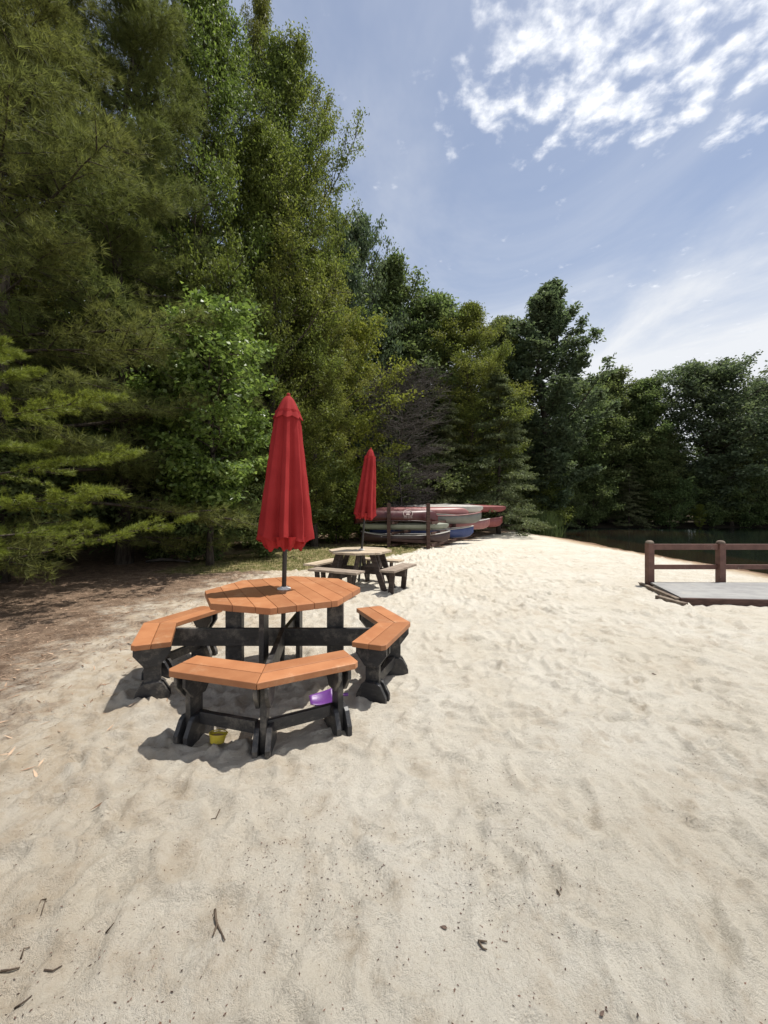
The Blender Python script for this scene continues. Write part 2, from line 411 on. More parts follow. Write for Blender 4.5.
def octagon_table():
    T = thing('picnic_table', 'octagonal picnic table with orange boards and three joined black-legged benches', 'picnic table', (-.865, 3.46, 0))
    Rt = .66
    # boards run parallel to one pair of edges (local angle 112.5 deg)
    tr_ = R(6)
    octp = [Vector((Rt * math.cos(k * PI / 4 + tr_), Rt * math.sin(k * PI / 4 + tr_))) for k in range(8)]
    u = Vector((math.cos(R(112.5) + tr_), math.sin(R(112.5) + tr_))); w = Vector((u.y, -u.x))
    mb = MB(); ap = Rt * math.cos(PI / 8); nb = 9; bw = 2 * ap / nb
    for k in range(nb):
        lo = -ap + k * bw + .0013; hi = -ap + (k + 1) * bw - .0013
        poly = [(p.dot(w), p.dot(u)) for p in octp]
        for lim, sgn in ((lo, 1), (hi, -1)):
            outp = []
            for i in range(len(poly)):
                a, c = poly[i], poly[(i + 1) % len(poly)]
                da, dc = (a[0] - lim) * sgn, (c[0] - lim) * sgn
                if da >= 0: outp.append(a)
                if da * dc < 0:
                    f = da / (da - dc); outp.append((a[0] + (c[0] - a[0]) * f, a[1] + (c[1] - a[1]) * f))
            poly = outp
        pts = []
        for p in poly:
            q = w * p[0] + u * p[1]
            if not pts or (Vector(pts[-1]) - q).length > .004: pts.append((q.x, q.y))
        if len(pts) > 2 and (Vector(pts[0]) - Vector(pts[-1])).length < .004: pts.pop()
        mb.prism(pts, .712, .76)
    mb.build('tabletop', M['orange'], T, bevel=.003)
    ap_ = .0
    cl = MB()
    cl.bar((-.52, .1, .69), (.52, .1, .69), .04, .058); cl.bar((-.52, -.16, .69), (.52, -.16, .69), .04, .058)
    cl.build('cleat', M['black'], T, bevel=.003)
    # posts
    for (x, y, rz) in ((-.44, 0, 0), (.44, 0, 0)):
        p = MB(); p.box((x, y + .04, .33), (.14, .075, .72)); p.build('post', M['black'], T, bevel=.004)
    p = MB(); p.box((-.045, -.43, .33), (.038, .13, .72)); p.build('post', M['black'], T, bevel=.004)
    p = MB(); p.box((.055, .36, .33), (.038, .13, .72)); p.build('post', M['black'], T, bevel=.004)
    bm_ = MB(); bm_.bar((-1.0, -.021, .355), (1.0, -.021, .355), .038, .15); bm_.build('beam', M['black'], T, bevel=.004)
    bm_ = MB(); bm_.bar((-.003, -.043, .355), (.118, -.985, .355), .038, .15); bm_.build('beam', M['black'], T, bevel=.004)
    bm_ = MB(); bm_.bar((.012, .003, .355), (.012, .48, .355), .038, .15); bm_.build('beam', M['black'], T, bevel=.004)
    c22 = math.cos(PI / 8)
    a_in, a_out = .858 * c22, 1.145 * c22
    for ang, ox, oy in ((R(2), -.045, .03), (R(181), -.10, .07), (R(-84), .012, -.02)):
        oc = Vector((ox, oy))
        B = MB(); s_end = .215
        am = (a_in + a_out) / 2
        for lo, hi in ((a_in, am - .0022), (am + .0022, a_out)):
            for sg in (1, -1):
                # wing frame: normal direction n at 22.5 deg, along e
                n = Vector((math.cos(ang + sg * PI / 8), math.sin(ang + sg * PI / 8))); e = Vector((-n.y, n.x)) * sg
                tv = math.tan(PI / 8)
                g = .0018
                q = [n * lo + e * (-lo * tv + g), n * lo + e * s_end, n * hi + e * s_end, n * hi + e * (-hi * tv + g)]
                if hi == a_out:   # clipped outer corner
                    q = [q[0], q[1], n * (hi - .028) + e * s_end, n * hi + e * (s_end - .028), q[3]]
                q = [(p.x + ox, p.y + oy) for p in q]
                if sg < 0: q = q[::-1]
                B.prism(q, .415, .455)
        seat = B.build('bench_seat', M['orange'], T, bevel=.004)
        for sg in (1, -1):
            n = Vector((math.cos(ang + sg * PI / 8), math.sin(ang + sg * PI / 8))); e = Vector((-n.y, n.x)) * sg
            pos = oc + n * am + e * (s_end - .10)
            L = MB(); panel(L, pos, ang + sg * PI / 8, .413); L.build('bench_leg', M['black'], T, bevel=.003)
            v_ = oc + Vector((math.cos(ang), math.sin(ang))) * (am / c22)
            St = MB(); d = (pos - v_).normalized()
            a3 = v_ + d * .035; b3 = pos - d * .056
            St.bar((a3.x, a3.y, .125), (b3.x, b3.y, .125), .036, .075); St.build('stretcher', M['black'], T, bevel=.003)
        v_ = oc + Vector((math.cos(ang), math.sin(ang))) * (am / c22)
        off = Vector((-math.sin(ang), math.cos(ang))) * .02
        L = MB(); panel(L, v_ + off, ang, .413); L.build('bench_leg', M['black'], T, bevel=.003)
    return T
octagon_table()

def umbrella(loc, rz, label, zt, zh, rh, ztop, seed, tilt=0.0):
    """closed market umbrella: zt tabletop height, zh hem, rh hem radius, ztop tip"""
    U = thing('umbrella', label, 'umbrella', loc, rz, 'closed red umbrellas over the picnic tables')
    # leans a little to the right (+x), pivoting where it meets the tabletop
    piv = Matrix.Translation(Vector(loc) + Vector((0, 0, zt))) @ Matrix.Rotation(tilt, 4, 'Y') @ Matrix.Translation((0, 0, -zt)) @ Matrix.Rotation(rz, 4, 'Z')
    U.matrix_world = piv
    rng = random.Random(seed)
    n, k = 128, 40
    depth = [rng.uniform(.55, 1.5) for _ in range(8)]; ph = [rng.uniform(-.28, .28) for _ in range(8)]
    V, F = [], []
    zc = zh + .05; z1 = ztop - .13
    for i in range(k):
        f = i / (k - 1)
        for j in range(n):
            th = 2 * PI * j / n
            s = th / (2 * PI) * 8; m = int(s) % 8; x = (s - int(s)) * 2 - 1 + ph[m] * (1 - abs((s - int(s)) * 2 - 1))
            fold = 1 - abs(x) ** 1.4                      # 0 at rib, 1 in mid panel
            fold2 = max(0, 1 - abs(abs(x) - .5) * 3.2)
            r0 = rh * (1 - f) + .094 * f + .010
            dp = (.24 * (1 - f) ** .7 + .12) * depth[m]
            r = r0 * (1 - dp * fold + .17 * dp * fold2) * (1 + .025 * math.sin(3 * th + 6 * f) + .018 * math.sin(13 * th + 9 * f + seed) * (1 - f) + .008 * math.sin(31 * f + 5 * th))
            z = zh + (z1 - zh) * f + (1 - f) ** 14 * (.028 * (1 - fold) + .02 * math.sin(5 * th + seed) + .03 * math.cos(th + seed))
            V.append((r * math.cos(th), r * math.sin(th), z))
    F = [(i * n + j, i * n + (j + 1) % n, (i + 1) * n + (j + 1) % n, (i + 1) * n + j) for i in range(k - 1) for j in range(n)]
    c = MB(); c.add(V, F)
    # hanging inner folds of the hem
    V, F = [], []
    for i in range(6):
        f = i / 5
        for j in range(n):
            th = 2 * PI * j / n
            r = rh * (.80 - .18 * f) * (1 + .13 * math.sin(11 * th + seed) + .07 * math.sin(23 * th))
            z = zh + .06 - .105 * f + .014 * math.sin(7 * th + seed) * f + .012 * math.sin(17 * th) * f
            V.append((r * math.cos(th), r * math.sin(th), z))
    F = [(i * n + j, i * n + (j + 1) % n, (i + 1) * n + (j + 1) % n, (i + 1) * n + j) for i in range(5) for j in range(n)]
    c.add(V, F)
    can = c.build('canopy', M['red'], U, smooth=True)
    V, F = [], []; kk = 10
    for i in range(kk):
        f = i / (kk - 1)
        for j in range(n):
            th = 2 * PI * j / n; s = th / (2 * PI) * 8; x = abs((s - int(s)) * 2 - 1)
            r = (.024 + (rh * .50 - .024) * f ** .72) * (1 + f * .22 * (x ** 1.3 - .5))
            z = ztop - .005 - .205 * f ** 1.05 + f ** 3 * .025 * (1 - x)
            V.append((r * math.cos(th), r * math.sin(th), z))
    F = [(i * n + j, i * n + (j + 1) % n, (i + 1) * n + (j + 1) % n, (i + 1) * n + j) for i in range(kk - 1) for j in range(n)]
    vc = MB(); vc.add(V, F); vc.build('vent_cap', M['red'], can, smooth=True)
    p = MB(); p.tube([(0, 0, .08), (0, 0, ztop - .03)], .0195, 16); p.build('pole', M['pole'], U, smooth=False)
    f = MB(); f.lathe([(.001, .022), (.014, .016), (.018, .004), (.014, -.006), (.02, -.014), (.024, -.03)], 16, (0, 0, ztop + .006)); f.build('finial', M['red'], U, smooth=True)
    r = MB(); r.lathe([(.021, .002), (.058, .002), (.058, .010), (.03, .014), (.03, .024), (.021, .024)], 24, (0, 0, zt)); r.build('collar', M['white'], U, smooth=False)
    return U
umbrella((-.865, 3.46, 0), R(10), 'larger closed red umbrella through the orange octagonal table', .76, 1.165, .237, 2.43, 2, R(1.3))

# ------------------------------------------------------------------ weathered table further back
def back_table():
    x0, y0 = -.435, 7.25
    T = thing('picnic_table', 'weathered tan picnic table with splayed dark legs behind the orange one', 'picnic table', (x0, y0, .035), R(-27))
    Rt = .575
    mb = MB()
    u = [(Rt * math.cos(R(22.5) + k * PI / 4), Rt * math.sin(R(22.5) + k * PI / 4)) for k in range(8)]
    for k in range(8):
        lo = -.56 + k * .14 + .003; hi = lo + .134
        poly = u
        for lim, sgn in ((lo, 1), (hi, -1)):
            outp = []
            for i in range(len(poly)):
                a, c = poly[i], poly[(i + 1) % len(poly)]
                da, dc = (a[1] - lim) * sgn, (c[1] - lim) * sgn
                if da >= 0: outp.append(a)
                if da * dc < 0:
                    f = da / (da - dc); outp.append((a[0] + (c[0] - a[0]) * f, a[1] + (c[1] - a[1]) * f))
            poly = outp
        if len(poly) > 2: mb.prism(poly, .622, .66)
    mb.build('tabletop', M['weathered'], T, bevel=.003)
    for k in range(4):
        a = k * PI / 2
        Mx = Matrix.Rotation(a, 4, 'Z')
        s = MB()
        for r0 in (.64, .782):
            s.box(Mx @ Vector((r0 + .066, 0, .388)), (.133, .94, .034), Mx.to_3x3())
        s.build('bench_seat', M['weathered'] if k in (2, 1) else M['seat_brown'], T, bevel=.003)
        for sy in (-.17, .17):
            L = MB(); L.bar(Mx @ Vector((.34, sy, .62)), Mx @ Vector((.60, sy, -.05)), .038, .10, Mx.to_3x3() @ Vector((.9, 0, .4))); L.build('leg', M['weathered_dark'], T, bevel=.003)
            L = MB(); L.bar(Mx @ Vector((.78, sy * 1.5, .365)), Mx @ Vector((.74, sy * 1.5, -.05)), .038, .09, Mx.to_3x3() @ Vector((1, 0, 0))); L.build('leg', M['weathered_dark'], T, bevel=.003)
        bm_ = MB(); bm_.bar(Mx @ Vector((.06, 0.0, .30)), Mx @ Vector((.90, 0.0, .30)), .045, .12); bm_.build('beam', M['weathered_dark'], T, bevel=.003)
    return T
back_table()
umbrella((-.405, 7.25, .035), R(31), 'smaller closed red umbrella over the weathered back table', .66, 1.27, .208, 2.49, 5, R(5.2))

# ------------------------------------------------------------------ boardwalk and railing
DK = thing('boardwalk', 'pale grey boardwalk edged with dark timber at the right', 'boardwalk', (4.75, 7.0, 0))
def dk(x, y): return (x - 4.75, y - 7.0)
poly = [(4.50, 6.06), (9.6, 5.55), (9.6, 7.22), (4.86, 7.30)]
mb = MB()
nbd = 9
for k in range(nbd):
    f0, f1 = k / nbd + .0012, (k + 1) / nbd - .0012
    P = [Vector(dk(*q)) for q in poly]
    a0 = P[0].lerp(P[3], f0); b0 = P[1].lerp(P[2], f0); a1 = P[0].lerp(P[3], f1); b1 = P[1].lerp(P[2], f1)
    mb.prism([(a0.x, a0.y), (b0.x, b0.y), (b1.x, b1.y), (a1.x, a1.y)], .065, .10)
mb.build('deck_boards', M['deck'], DK, bevel=.003)
mb = MB(); a = dk(4.47, 6.035); c = dk(9.6, 5.525)
mb.bar((a[0], a[1], .035), (c[0], c[1], .035), .05, .128); mb.build('fascia', M['rack'], DK, bevel=.005)
mb = MB(); a = dk(4.455, 6.065); c = dk(4.80, 7.5)
mb.bar((a[0], a[1], .03), (c[0], c[1], .0), .07, .12); mb.build('edge_timber', M['old_timber'], DK, bevel=.006)
mb = MB(); a = dk(4.40, 5.90); c = dk(4.36, 6.38)
mb.bar((a[0] + .05, a[1], .02), (c[0], c[1], .03), .09, .07); mb.build('edge_timber', M['old_timber'], DK, bevel=.006)

RL = thing('railing', 'red-brown timber railing with two rails behind the boardwalk', 'railing', (4.9, 7.38, 0))
for k in range(4):
    p = MB(); x = k * 1.31
    p.box((x, 0, .36), (.112, .112, .88)); po = p.build('post', M['stain'], RL, bevel=.006)
    c = MB(); c.lathe([(.066, .0), (.068, .02), (.054, .040), (.028, .052), (.001, .055)], 20, (x, 0, .801)); c.build('post_cap', M['old_timber'], po, smooth=True)
for z in (.735, .36):
    for k in range(3):
        r_ = MB(); r_.box((k * 1.31 + .655, .03 if z < .5 else 0, z), (1.31 - .115, .042, .105 if z > .5 else .085)); r_.build('rail', M['stain'], RL, bevel=.004)

# ------------------------------------------------------------------ boats and their rack
def canoe_mesh(L, W, D, closed=False, n=33, m=15, rocker=.03, sheer=.16):
    V, F = [], []
    for i in range(n):
        t = -1 + 2 * i / (n - 1); a = abs(t)
        w = max(.004, W / 2 * (1 - a ** 2.3) ** .85); zk = rocker * a ** 3 + D * .55 * a ** 16; zs = D + sheer * a ** 3
        for j in range(m):
            th = PI * j / (m - 1)
            yy = -math.cos(th); ss = math.sin(th) ** .62
            V.append((t * L / 2, w * (abs(yy) ** .8) * (1 if yy > 0 else -1), zs - (zs - zk) * ss))
    F = [(i * m + j, i * m + j + 1, (i + 1) * m + j + 1, (i + 1) * m + j) for i in range(n - 1) for j in range(m - 1)]
    return V, F
def boat(kind, hullm, rimm, L, W, D, loc, rot, label, name='canoe'):
    T = thing(name, label, name, loc, 0, 'boats stored on the rack')
    T.rotation_euler = rot
    V, F = canoe_mesh(L, W, D, sheer=.14 if kind == 'canoe' else .03)
    m = 15; n = 33
    h = MB(); h.add(V, F)
    if kind == 'kayak':          # arched deck closing the hull
        dv, df = [], []
        for i in range(n):
            a0 = Vector(V[i * m]); a1 = Vector(V[i * m + m - 1])
            for j in range(7):
                f = j / 6; p = a0.lerp(a1, f); p.z += .11 * math.sin(PI * f) * (a0 - a1).length / W
                dv.append(p)
        df = [(i * 7 + j, i * 7 + j + 1, (i + 1) * 7 + j + 1, (i + 1) * 7 + j) for i in range(n - 1) for j in range(6)]
        d = MB(); d.add(dv, df); dk_ = d.build('deck', hullm, T, smooth=True)
        c = MB(); c.tube([(.42 * math.cos(2 * PI * k / 20), W * .30 * math.sin(2 * PI * k / 20), D + .125) for k in range(21)], .016, 6); c.build('cockpit_rim', M['pole'], T, smooth=True)
    ho = h.build('hull', hullm, T, smooth=True)
    if kind == 'canoe':
        so = ho.modifiers.new('solid', 'SOLIDIFY'); so.thickness = .012
        for sg in (0, m - 1):
            g = MB(); g.tube([V[i * m + sg] for i in range(n)], .020, 6); g.build('gunwale', rimm, T, smooth=True)
        for x in (-L * .25, L * .22):
            i = int((x / (L / 2) + 1) / 2 * (n - 1)); w = abs(V[i * m][1]) * 2
            s = MB(); s.box((x, 0, D - .04), (.2, w - .03, .02)); s.build('seat', rimm, T, bevel=.003)
    return T
def sh(y): return .52 * (y - 14.3)
# (kind, hull, rim, L, W, D, xbow, y, z, upside_down, label, name)
boats = [
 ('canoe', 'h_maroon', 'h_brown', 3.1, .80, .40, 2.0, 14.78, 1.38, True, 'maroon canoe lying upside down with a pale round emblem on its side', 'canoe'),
 ('kayak', 'h_green', None, 3.3, .64, .20, 2.42, 14.86, .62, False, 'pale green kayak on the rack below the maroon canoe with the emblem', 'kayak'),
 ('canoe', 'h_brown', 'h_white', 3.3, .80, .30, 2.45, 14.80, .14, False, 'dark brown canoe on the lowest rail at the front of the rack', 'canoe'),
 ('canoe', 'h_pink', 'h_grey', 3.9, .80, .28, 3.40, 16.0, 1.47, True, 'sun-faded red canoe upside down on top of the rack behind the maroon one', 'canoe'),
 ('canoe', 'h_grey', 'h_pink', 3.9, .80, .33, 3.90, 15.95, .80, False, 'grey-green canoe with faded red rim in the middle of the rack', 'canoe'),
 ('canoe', 'h_blue', 'h_white', 4.2, .82, .35, 3.62, 16.1, .22, False, 'blue canoe with white rim low on the rack', 'canoe'),
 ('kayak', 'h_white', None, 3.6, .70, .26, 4.30, 17.3, 1.22, False, 'off-white kayak high on the rack behind the sun-faded red canoe', 'kayak'),
 ('canoe', 'h_pink', 'h_white', 4.2, .80, .34, 4.62, 17.4, .48, False, 'faded red canoe with white rim low on the rack behind the blue one', 'canoe'),
 ('kayak', 'h_red', None, 3.8, .70, .25, 5.75, 18.8, 1.22, False, 'red kayak high at the far end of the rack', 'kayak'),
 ('canoe', 'h_red', 'h_pink', 4.2, .82, .36, 5.62, 18.9, .50, False, 'red canoe low at the far end of the rack nearest the trees', 'canoe'),
]
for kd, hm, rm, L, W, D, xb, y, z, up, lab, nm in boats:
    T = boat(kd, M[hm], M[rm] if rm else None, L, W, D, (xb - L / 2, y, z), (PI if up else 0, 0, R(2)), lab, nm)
    if 'emblem' in lab:
        # the mark sits on the camera-side of the overturned hull: local +y side
        e = MB()
        def onhull(x, zz):
            t_ = abs(x / (L / 2)); w = W / 2 * (1 - t_ ** 2.3) ** .85
            s_ = max(0.0, min(1.0, (D - zz) / D)); th = math.asin(s_ ** (1 / .62)) if s_ < 1 else PI / 2
            return (x, (w + .008) * math.cos(th) ** .8 + .006, zz)
        cx, cz = .40, .17
        def P(a, b): return onhull(cx + a, cz - b)
        def ribbon(pts, wd=.014):
            for (a0, b0), (a1, b1) in zip(pts[:-1], pts[1:]):
                e.bar(P(a0, b0), P(a1, b1), .006, wd, (0, 1, 0))
        ring = [(.17 * math.cos(q), .02 + .13 * math.sin(q)) for q in [R(a) for a in range(-30, 211, 20)]]
        for (a0, b0), (a1, b1) in zip(ring[:-1], ring[1:]): e.tube([P(a0, b0), P(a1, b1)], .015, 5)
        for tri in ([(-.06, -.02), (0, .085), (.06, -.02), (-.06, -.02)],):
            for q0, q1 in zip(tri[:-1], tri[1:]): e.tube([P(*q0), P(*q1)], .012, 5)
        for k in range(5): e.tube([P(-.05 + .022 * k, -.015), P(-.025 + .0125 * k, .04)], .009, 5)
        for bb in (-.07, -.13):
            e.tube([P(-.15, bb), P(-.03, bb)], .010, 5); e.tube([P(0, bb), P(.06, bb)], .010, 5); e.tube([P(.085, bb), P(.15, bb)], .010, 5)
        e.build('emblem', M['emblem'], T)

RK = thing('boat_rack', 'dark timber boat rack stacked with canoes and kayaks', 'boat rack', (0, 14.3, 0))
for y in (14.3, 17.0, 19.6):
    for x in (.17, 1.58):
        g = gz(x + sh(y), y); X = x + sh(y)
        hgt = 1.60 if y < 15 else 1.15
        p = MB(); p.box((X, y - 14.3, (hgt + g - .1) / 2), (.13, .13, hgt - g + .1)); p.build('post', M['rack'], RK, bevel=.005)
for x in (.17, 1.58):
    for z in (.13, .56, .93):
        r_ = MB(); a = (x + .11, -.05, z - .03); c = (x + sh(19.8) + .11, 5.5, z - .03)
        r_.bar(a, c, .05, .09); r_.build('rail', M['rack'], RK, bevel=.004)
bb = MB(); bb.bar((.17, .09, .30), (1.58, .09, .20), .03, .09); bb.build('brace', M['rack'], RK, bevel=.004)

# ------------------------------------------------------------------ trees
def unit(v): return v / np.maximum(1e-9, np.linalg.norm(v, axis=-1, keepdims=True))

class Skel:
    def __init__(s): s.tubes = MB(); s.pts = []; s.dirs = []; s.wt = []

def grow(rng, H, z0, prof, nlimb, elev, bend, nsub=7, r0=None, wander=.02, sublen=.42, k_cl=3, lean=(0, 0), splay=55, top=True, tubes_sub=True):
    s = Skel(); r0 = r0 or H * .014
    nT = 10; tr = []
    ph = rng.rand(4) * 6.28
    for i in range(nT):
        f = i / (nT - 1)
        tr.append(np.array([lean[0] * f * H + wander * H * math.sin(2.3 * f * 3 + ph[0]) * f, lean[1] * f * H + wander * H * math.sin(2.9 * f * 3 + ph[1]) * f, -.25 + (H + .25) * f * (.97)]))
    tr = np.array(tr)
    s.tubes.tube(tr, [r0 * (1 - .93 * i / (nT - 1)) * (1.35 if i == 0 else 1) for i in range(nT)], 8)
    def trunk(z):
        return np.array([np.interp(z, tr[:, 2], tr[:, 0]), np.interp(z, tr[:, 2], tr[:, 1]), z])
    for i in range(nlimb):
        t = min(.995, (i + rng.rand()) / nlimb)
        z = z0 + (H * .97 - z0) * t
        az = i * 2.39996 + rng.uniform(-.5, .5)
        L = prof(t) * rng.uniform(.72, 1.15) * (1 + .20 * math.sin(2 * az + ph[2]) + .12 * math.sin(3 * az + ph[3] + 4 * t))
        if L < .15: L = .15
        el = elev(t) + rng.uniform(-.15, .15)
        d = np.array([math.cos(az) * math.cos(el), math.sin(az) * math.cos(el), math.sin(el)])
        p = trunk(z); path = [p]; n = 7
        for k in range(n):
            d = unit(d + np.array([rng.uniform(-.12, .12), rng.uniform(-.12, .12), bend(t) / n + rng.uniform(-.05, .05)]))
            p = p + d * L / n; path.append(p)
        path = np.array(path)
        rl = max(.008, min(r0 * .42, .011 * L + .004)) * (1 - .4 * t)
        s.tubes.tube(path, [rl * (1 - .85 * k / n) for k in range(n + 1)], 5)
        for q in range(nsub):
            f = .18 + .82 * (q + rng.rand()) / nsub
            k = min(n - 1, int(f * n)); ff = f * n - k
            b = path[k] * (1 - ff) + path[k + 1] * ff
            dd = unit(path[k + 1] - path[k])
            side = unit(np.cross(dd, [0, 0, 1.0])) * (1 if q % 2 else -1)
            a = R(splay) * rng.uniform(.5, 1.2)
            sd = unit(dd * math.cos(a) + side * math.sin(a) + np.array([0, 0, rng.uniform(-.25, .3)]))
            sl = L * sublen * (1.15 - f * .75) * rng.uniform(.7, 1.2) + .12
            e = b + sd * sl + np.array([0, 0, bend(t) * .12 * sl])
            if tubes_sub: s.tubes.tube([b, (b + e) / 2 + rng.uniform(-.04, .04, 3), e], [rl * .4, rl * .28, rl * .12], 4, False)
            for c in range(k_cl):
                g = (c + .6) / k_cl
                s.pts.append(b + (e - b) * g); s.dirs.append(sd); s.wt.append(1.0)
        s.pts.append(path[-1]); s.dirs.append(d); s.wt.append(1.3)
        s.pts.append(path[-2]); s.dirs.append(d); s.wt.append(1.0)
    s.pts = np.array(s.pts); s.dirs = np.array(s.dirs); s.wt = np.array(s.wt)
    return s

def leaves(rng, s, n, L, W, spread, flat=.6, up=.7, droop=.2, keep=1.0):
    k = rng.choice(len(s.pts), n, p=s.wt / s.wt.sum())
    if keep < 1:
        on = rng.rand(len(s.pts)) < keep; k = k[on[k]]; n = len(k)
    c = s.pts[k] + rng.randn(n, 3) * np.array([spread, spread, spread * flat])
    a = unit(s.dirs[k] * .6 + rng.randn(n, 3) * .75 + np.array([0, 0, -droop]))
    nn = unit(rng.randn(n, 3) * .75 + np.array([0, 0, up])); b = unit(np.cross(nn, a)); nn = np.cross(a, b)
    l = (L * rng.uniform(.6, 1.25, n))[:, None]; w = (W * rng.uniform(.7, 1.2, n))[:, None]
    V = np.stack([c - a * l * .5, c + b * w * .5 - a * l * .06 + nn * w * .13, c + a * l * .5 - nn * l * .10, c - b * w * .5 - a * l * .06 + nn * w * .13], 1)
    return V.reshape(-1, 3)

def needles(rng, s, ntuft, per, L, W, spread, flat=.5, lift=.25):
    k = rng.choice(len(s.pts), ntuft, p=s.wt / s.wt.sum())
    c = s.pts[k] + rng.randn(ntuft, 3) * np.array([spread, spread, spread * flat])
    ax = unit(s.dirs[k] + rng.randn(ntuft, 3) * .45 + np.array([0, 0, lift]))
    c = np.repeat(c, per, 0); ax = np.repeat(ax, per, 0); n = len(c)
    d = unit(ax * .75 + rng.randn(n, 3) * .55)
    sd = unit(np.cross(d, rng.randn(n, 3)))
    l = (L * rng.uniform(.6, 1.15, n))[:, None]
    V = np.stack([c - sd * W * .5 - ax * .02, c + sd * W * .5 - ax * .02, c + d * l], 1)
    return V.reshape(-1, 3)

PROTO = {}
def proto(key, skel, V, k, mat, bark='bark'):
    tm = bpy.data.meshes.new('trunk')
    tm.from_pydata(skel.tubes.v, [], skel.tubes.f); tm.polygons.foreach_set('use_smooth', [True] * len(tm.polygons)); tm.materials.append(M[bark])
    cm = None
    if V is not None:
        cm = mesh_np('crown', V, k); cm.materials.append(M[mat])
    PROTO[key] = (tm, cm)

def egg(rmax, p=.42, q=.75):
    return lambda t: rmax * max(.04, (min(1, t / p)) ** .5 if t < p else (max(0.0, 1 - ((t - p) / (1 - p)) ** 1.7)) ** q)

def rs(k): return np.random.RandomState(k)

# tall small-leaved oak, nominal height 10
g = rs(11); s = grow(g, 10, .8, egg(2.3, .30, .8), 92, lambda t: .3 + .75 * t, lambda t: .15, 8)
proto('oak', s, leaves(g, s, 105000, .080, .036, .10, .7, .6, .25, .9), 4, 'l_oak')
g = rs(12); s = grow(g, 10, 1.0, egg(1.9, .28, .9), 80, lambda t: .45 + .7 * t, lambda t: .2, 8, wander=.03)
proto('oak_narrow', s, leaves(g, s, 66000, .070, .030, .10, .7, .6, .25, .85), 4, 'l_oak')
g = rs(31); s = grow(g, 10, 1.0, egg(1.95, .55, .5), 96, lambda t: .35 + .7 * t, lambda t: .25, 8, wander=.02, sublen=.34)
proto('oak_tall', s, leaves(g, s, 100000, .075, .034, .085, .75, .6, .2, .85), 4, 'l_oak')
# broad glossy leaves, nominal 6
g = rs(13); s = grow(g, 6, 1.3, egg(1.9, .40, .7), 48, lambda t: .15 + .8 * t, lambda t: .1, 7)
proto('broad', s, leaves(g, s, 30000, .130, .075, .12, .7, .8, .35, .85), 4, 'l_broad')
g = rs(14); s = grow(g, 6, .3, egg(2.0, .4, .8), 48, lambda t: .2 + .8 * t, lambda t: .1, 7)
proto('yellow', s, leaves(g, s, 26000, .105, .055, .12, .7, .75, .3, .85), 4, 'l_yellow')
# big white pine, nominal 14
g = rs(15); s = grow(g, 14, .8, lambda t: 3.6 * (1 - t) ** .55 + .3, 92, lambda t: -.02 + .55 * t, lambda t: -.05, 9, r0=.17, sublen=.36, k_cl=4)
proto('pine', s, needles(g, s, 32000, 12, .17, .0095, .12, .5), 3, 'l_pine')
g = rs(16); s = grow(g, 14, 1.0, lambda t: 3.2 * (1 - t) ** .6 + .3, 84, lambda t: .05 + .5 * t, lambda t: -.12, 9, r0=.16, sublen=.38, k_cl=4)
proto('pine_b', s, needles(g, s, 30000, 12, .17, .0095, .12, .5, .1), 3, 'l_pine')
# young pine with flat bright boughs, nominal 4
g = rs(17); s = grow(g, 4.2, .55, lambda t: 2.5 * (1 - t) ** .6 + .15, 21, lambda t: .0 + .45 * t, lambda t: .10, 11, r0=.05, sublen=.28, k_cl=4)
proto('young_pine', s, needles(g, s, 12500, 12, .085, .0075, .045, .5, .15), 3, 'l_youngpine')
# layered hemlock / cedar, nominal 8
g = rs(18); s = grow(g, 8, .3, lambda t: 2.6 * (1 - t) ** .8 + .12, 70, lambda t: -.05 + .3 * t, lambda t: -.30, 9, sublen=.34, k_cl=3)
proto('cedar', s, leaves(g, s, 34000, .17, .045, .10, .35, .9, .35), 4, 'l_cedar')
# dark rounded far tree, nominal 12
g = rs(19); s = grow(g, 12, .8, egg(4.3, .42, .6), 110, lambda t: .1 + .8 * t, lambda t: .1, 8)
proto('round_dark', s, leaves(g, s, 56000, .22, .12, .22, .6, .8, .2, .8), 4, 'l_dark')
g = rs(20); s = grow(g, 12, .6, egg(3.0, .38, .75), 100, lambda t: .2 + .8 * t, lambda t: .15, 8)
proto('mid', s, leaves(g, s, 56000, .19, .095, .18, .7, .7, .2, .8), 4, 'l_mid')
# feathery tall dark tree with separate upswept plumes, nominal 17
g = rs(21); s = grow(g, 17, 1.0, egg(3.8, .32, .85), 84, lambda t: .3 + .5 * t, lambda t: .75, 8, sublen=.24, k_cl=4)
proto('feathery', s, leaves(g, s, 64000, .24, .10, .13, .8, .5, .1, .85), 4, 'l_dark')
# understory shrub, nominal 2
g = rs(22); s = grow(g, 2.2, .12, egg(1.25, .4, .8), 34, lambda t: .25 + .8 * t, lambda t: .0, 6, r0=.025)
proto('shrub', s, leaves(g, s, 8200, .085, .045, .09, .8, .7, .3), 4, 'l_oak')
g = rs(23); s = grow(g, 2.2, .12, egg(1.25, .4, .8), 34, lambda t: .25 + .8 * t, lambda t: .0, 6, r0=.025)
proto('shrub_dark', s, leaves(g, s, 7600, .095, .05, .09, .8, .7, .3), 4, 'l_mid')
# leafless grey tree, nominal 7
g = rs(24); s = grow(g, 7, .5, egg(2.6, .62, .5), 64, lambda t: .25 + .6 * t, lambda t: -.35, 15, r0=.07, sublen=.5, wander=.05)
for p_, d_ in zip(s.pts[::1], s.dirs[::1]):
    for _ in range(2):
        e_ = p_ + unit(d_ + g.randn(3) * .6) * g.uniform(.2, .55)
        s.tubes.tube([p_, e_], [.0075, .004], 3, False)
proto('dead', s, None, 0, None, 'dead')

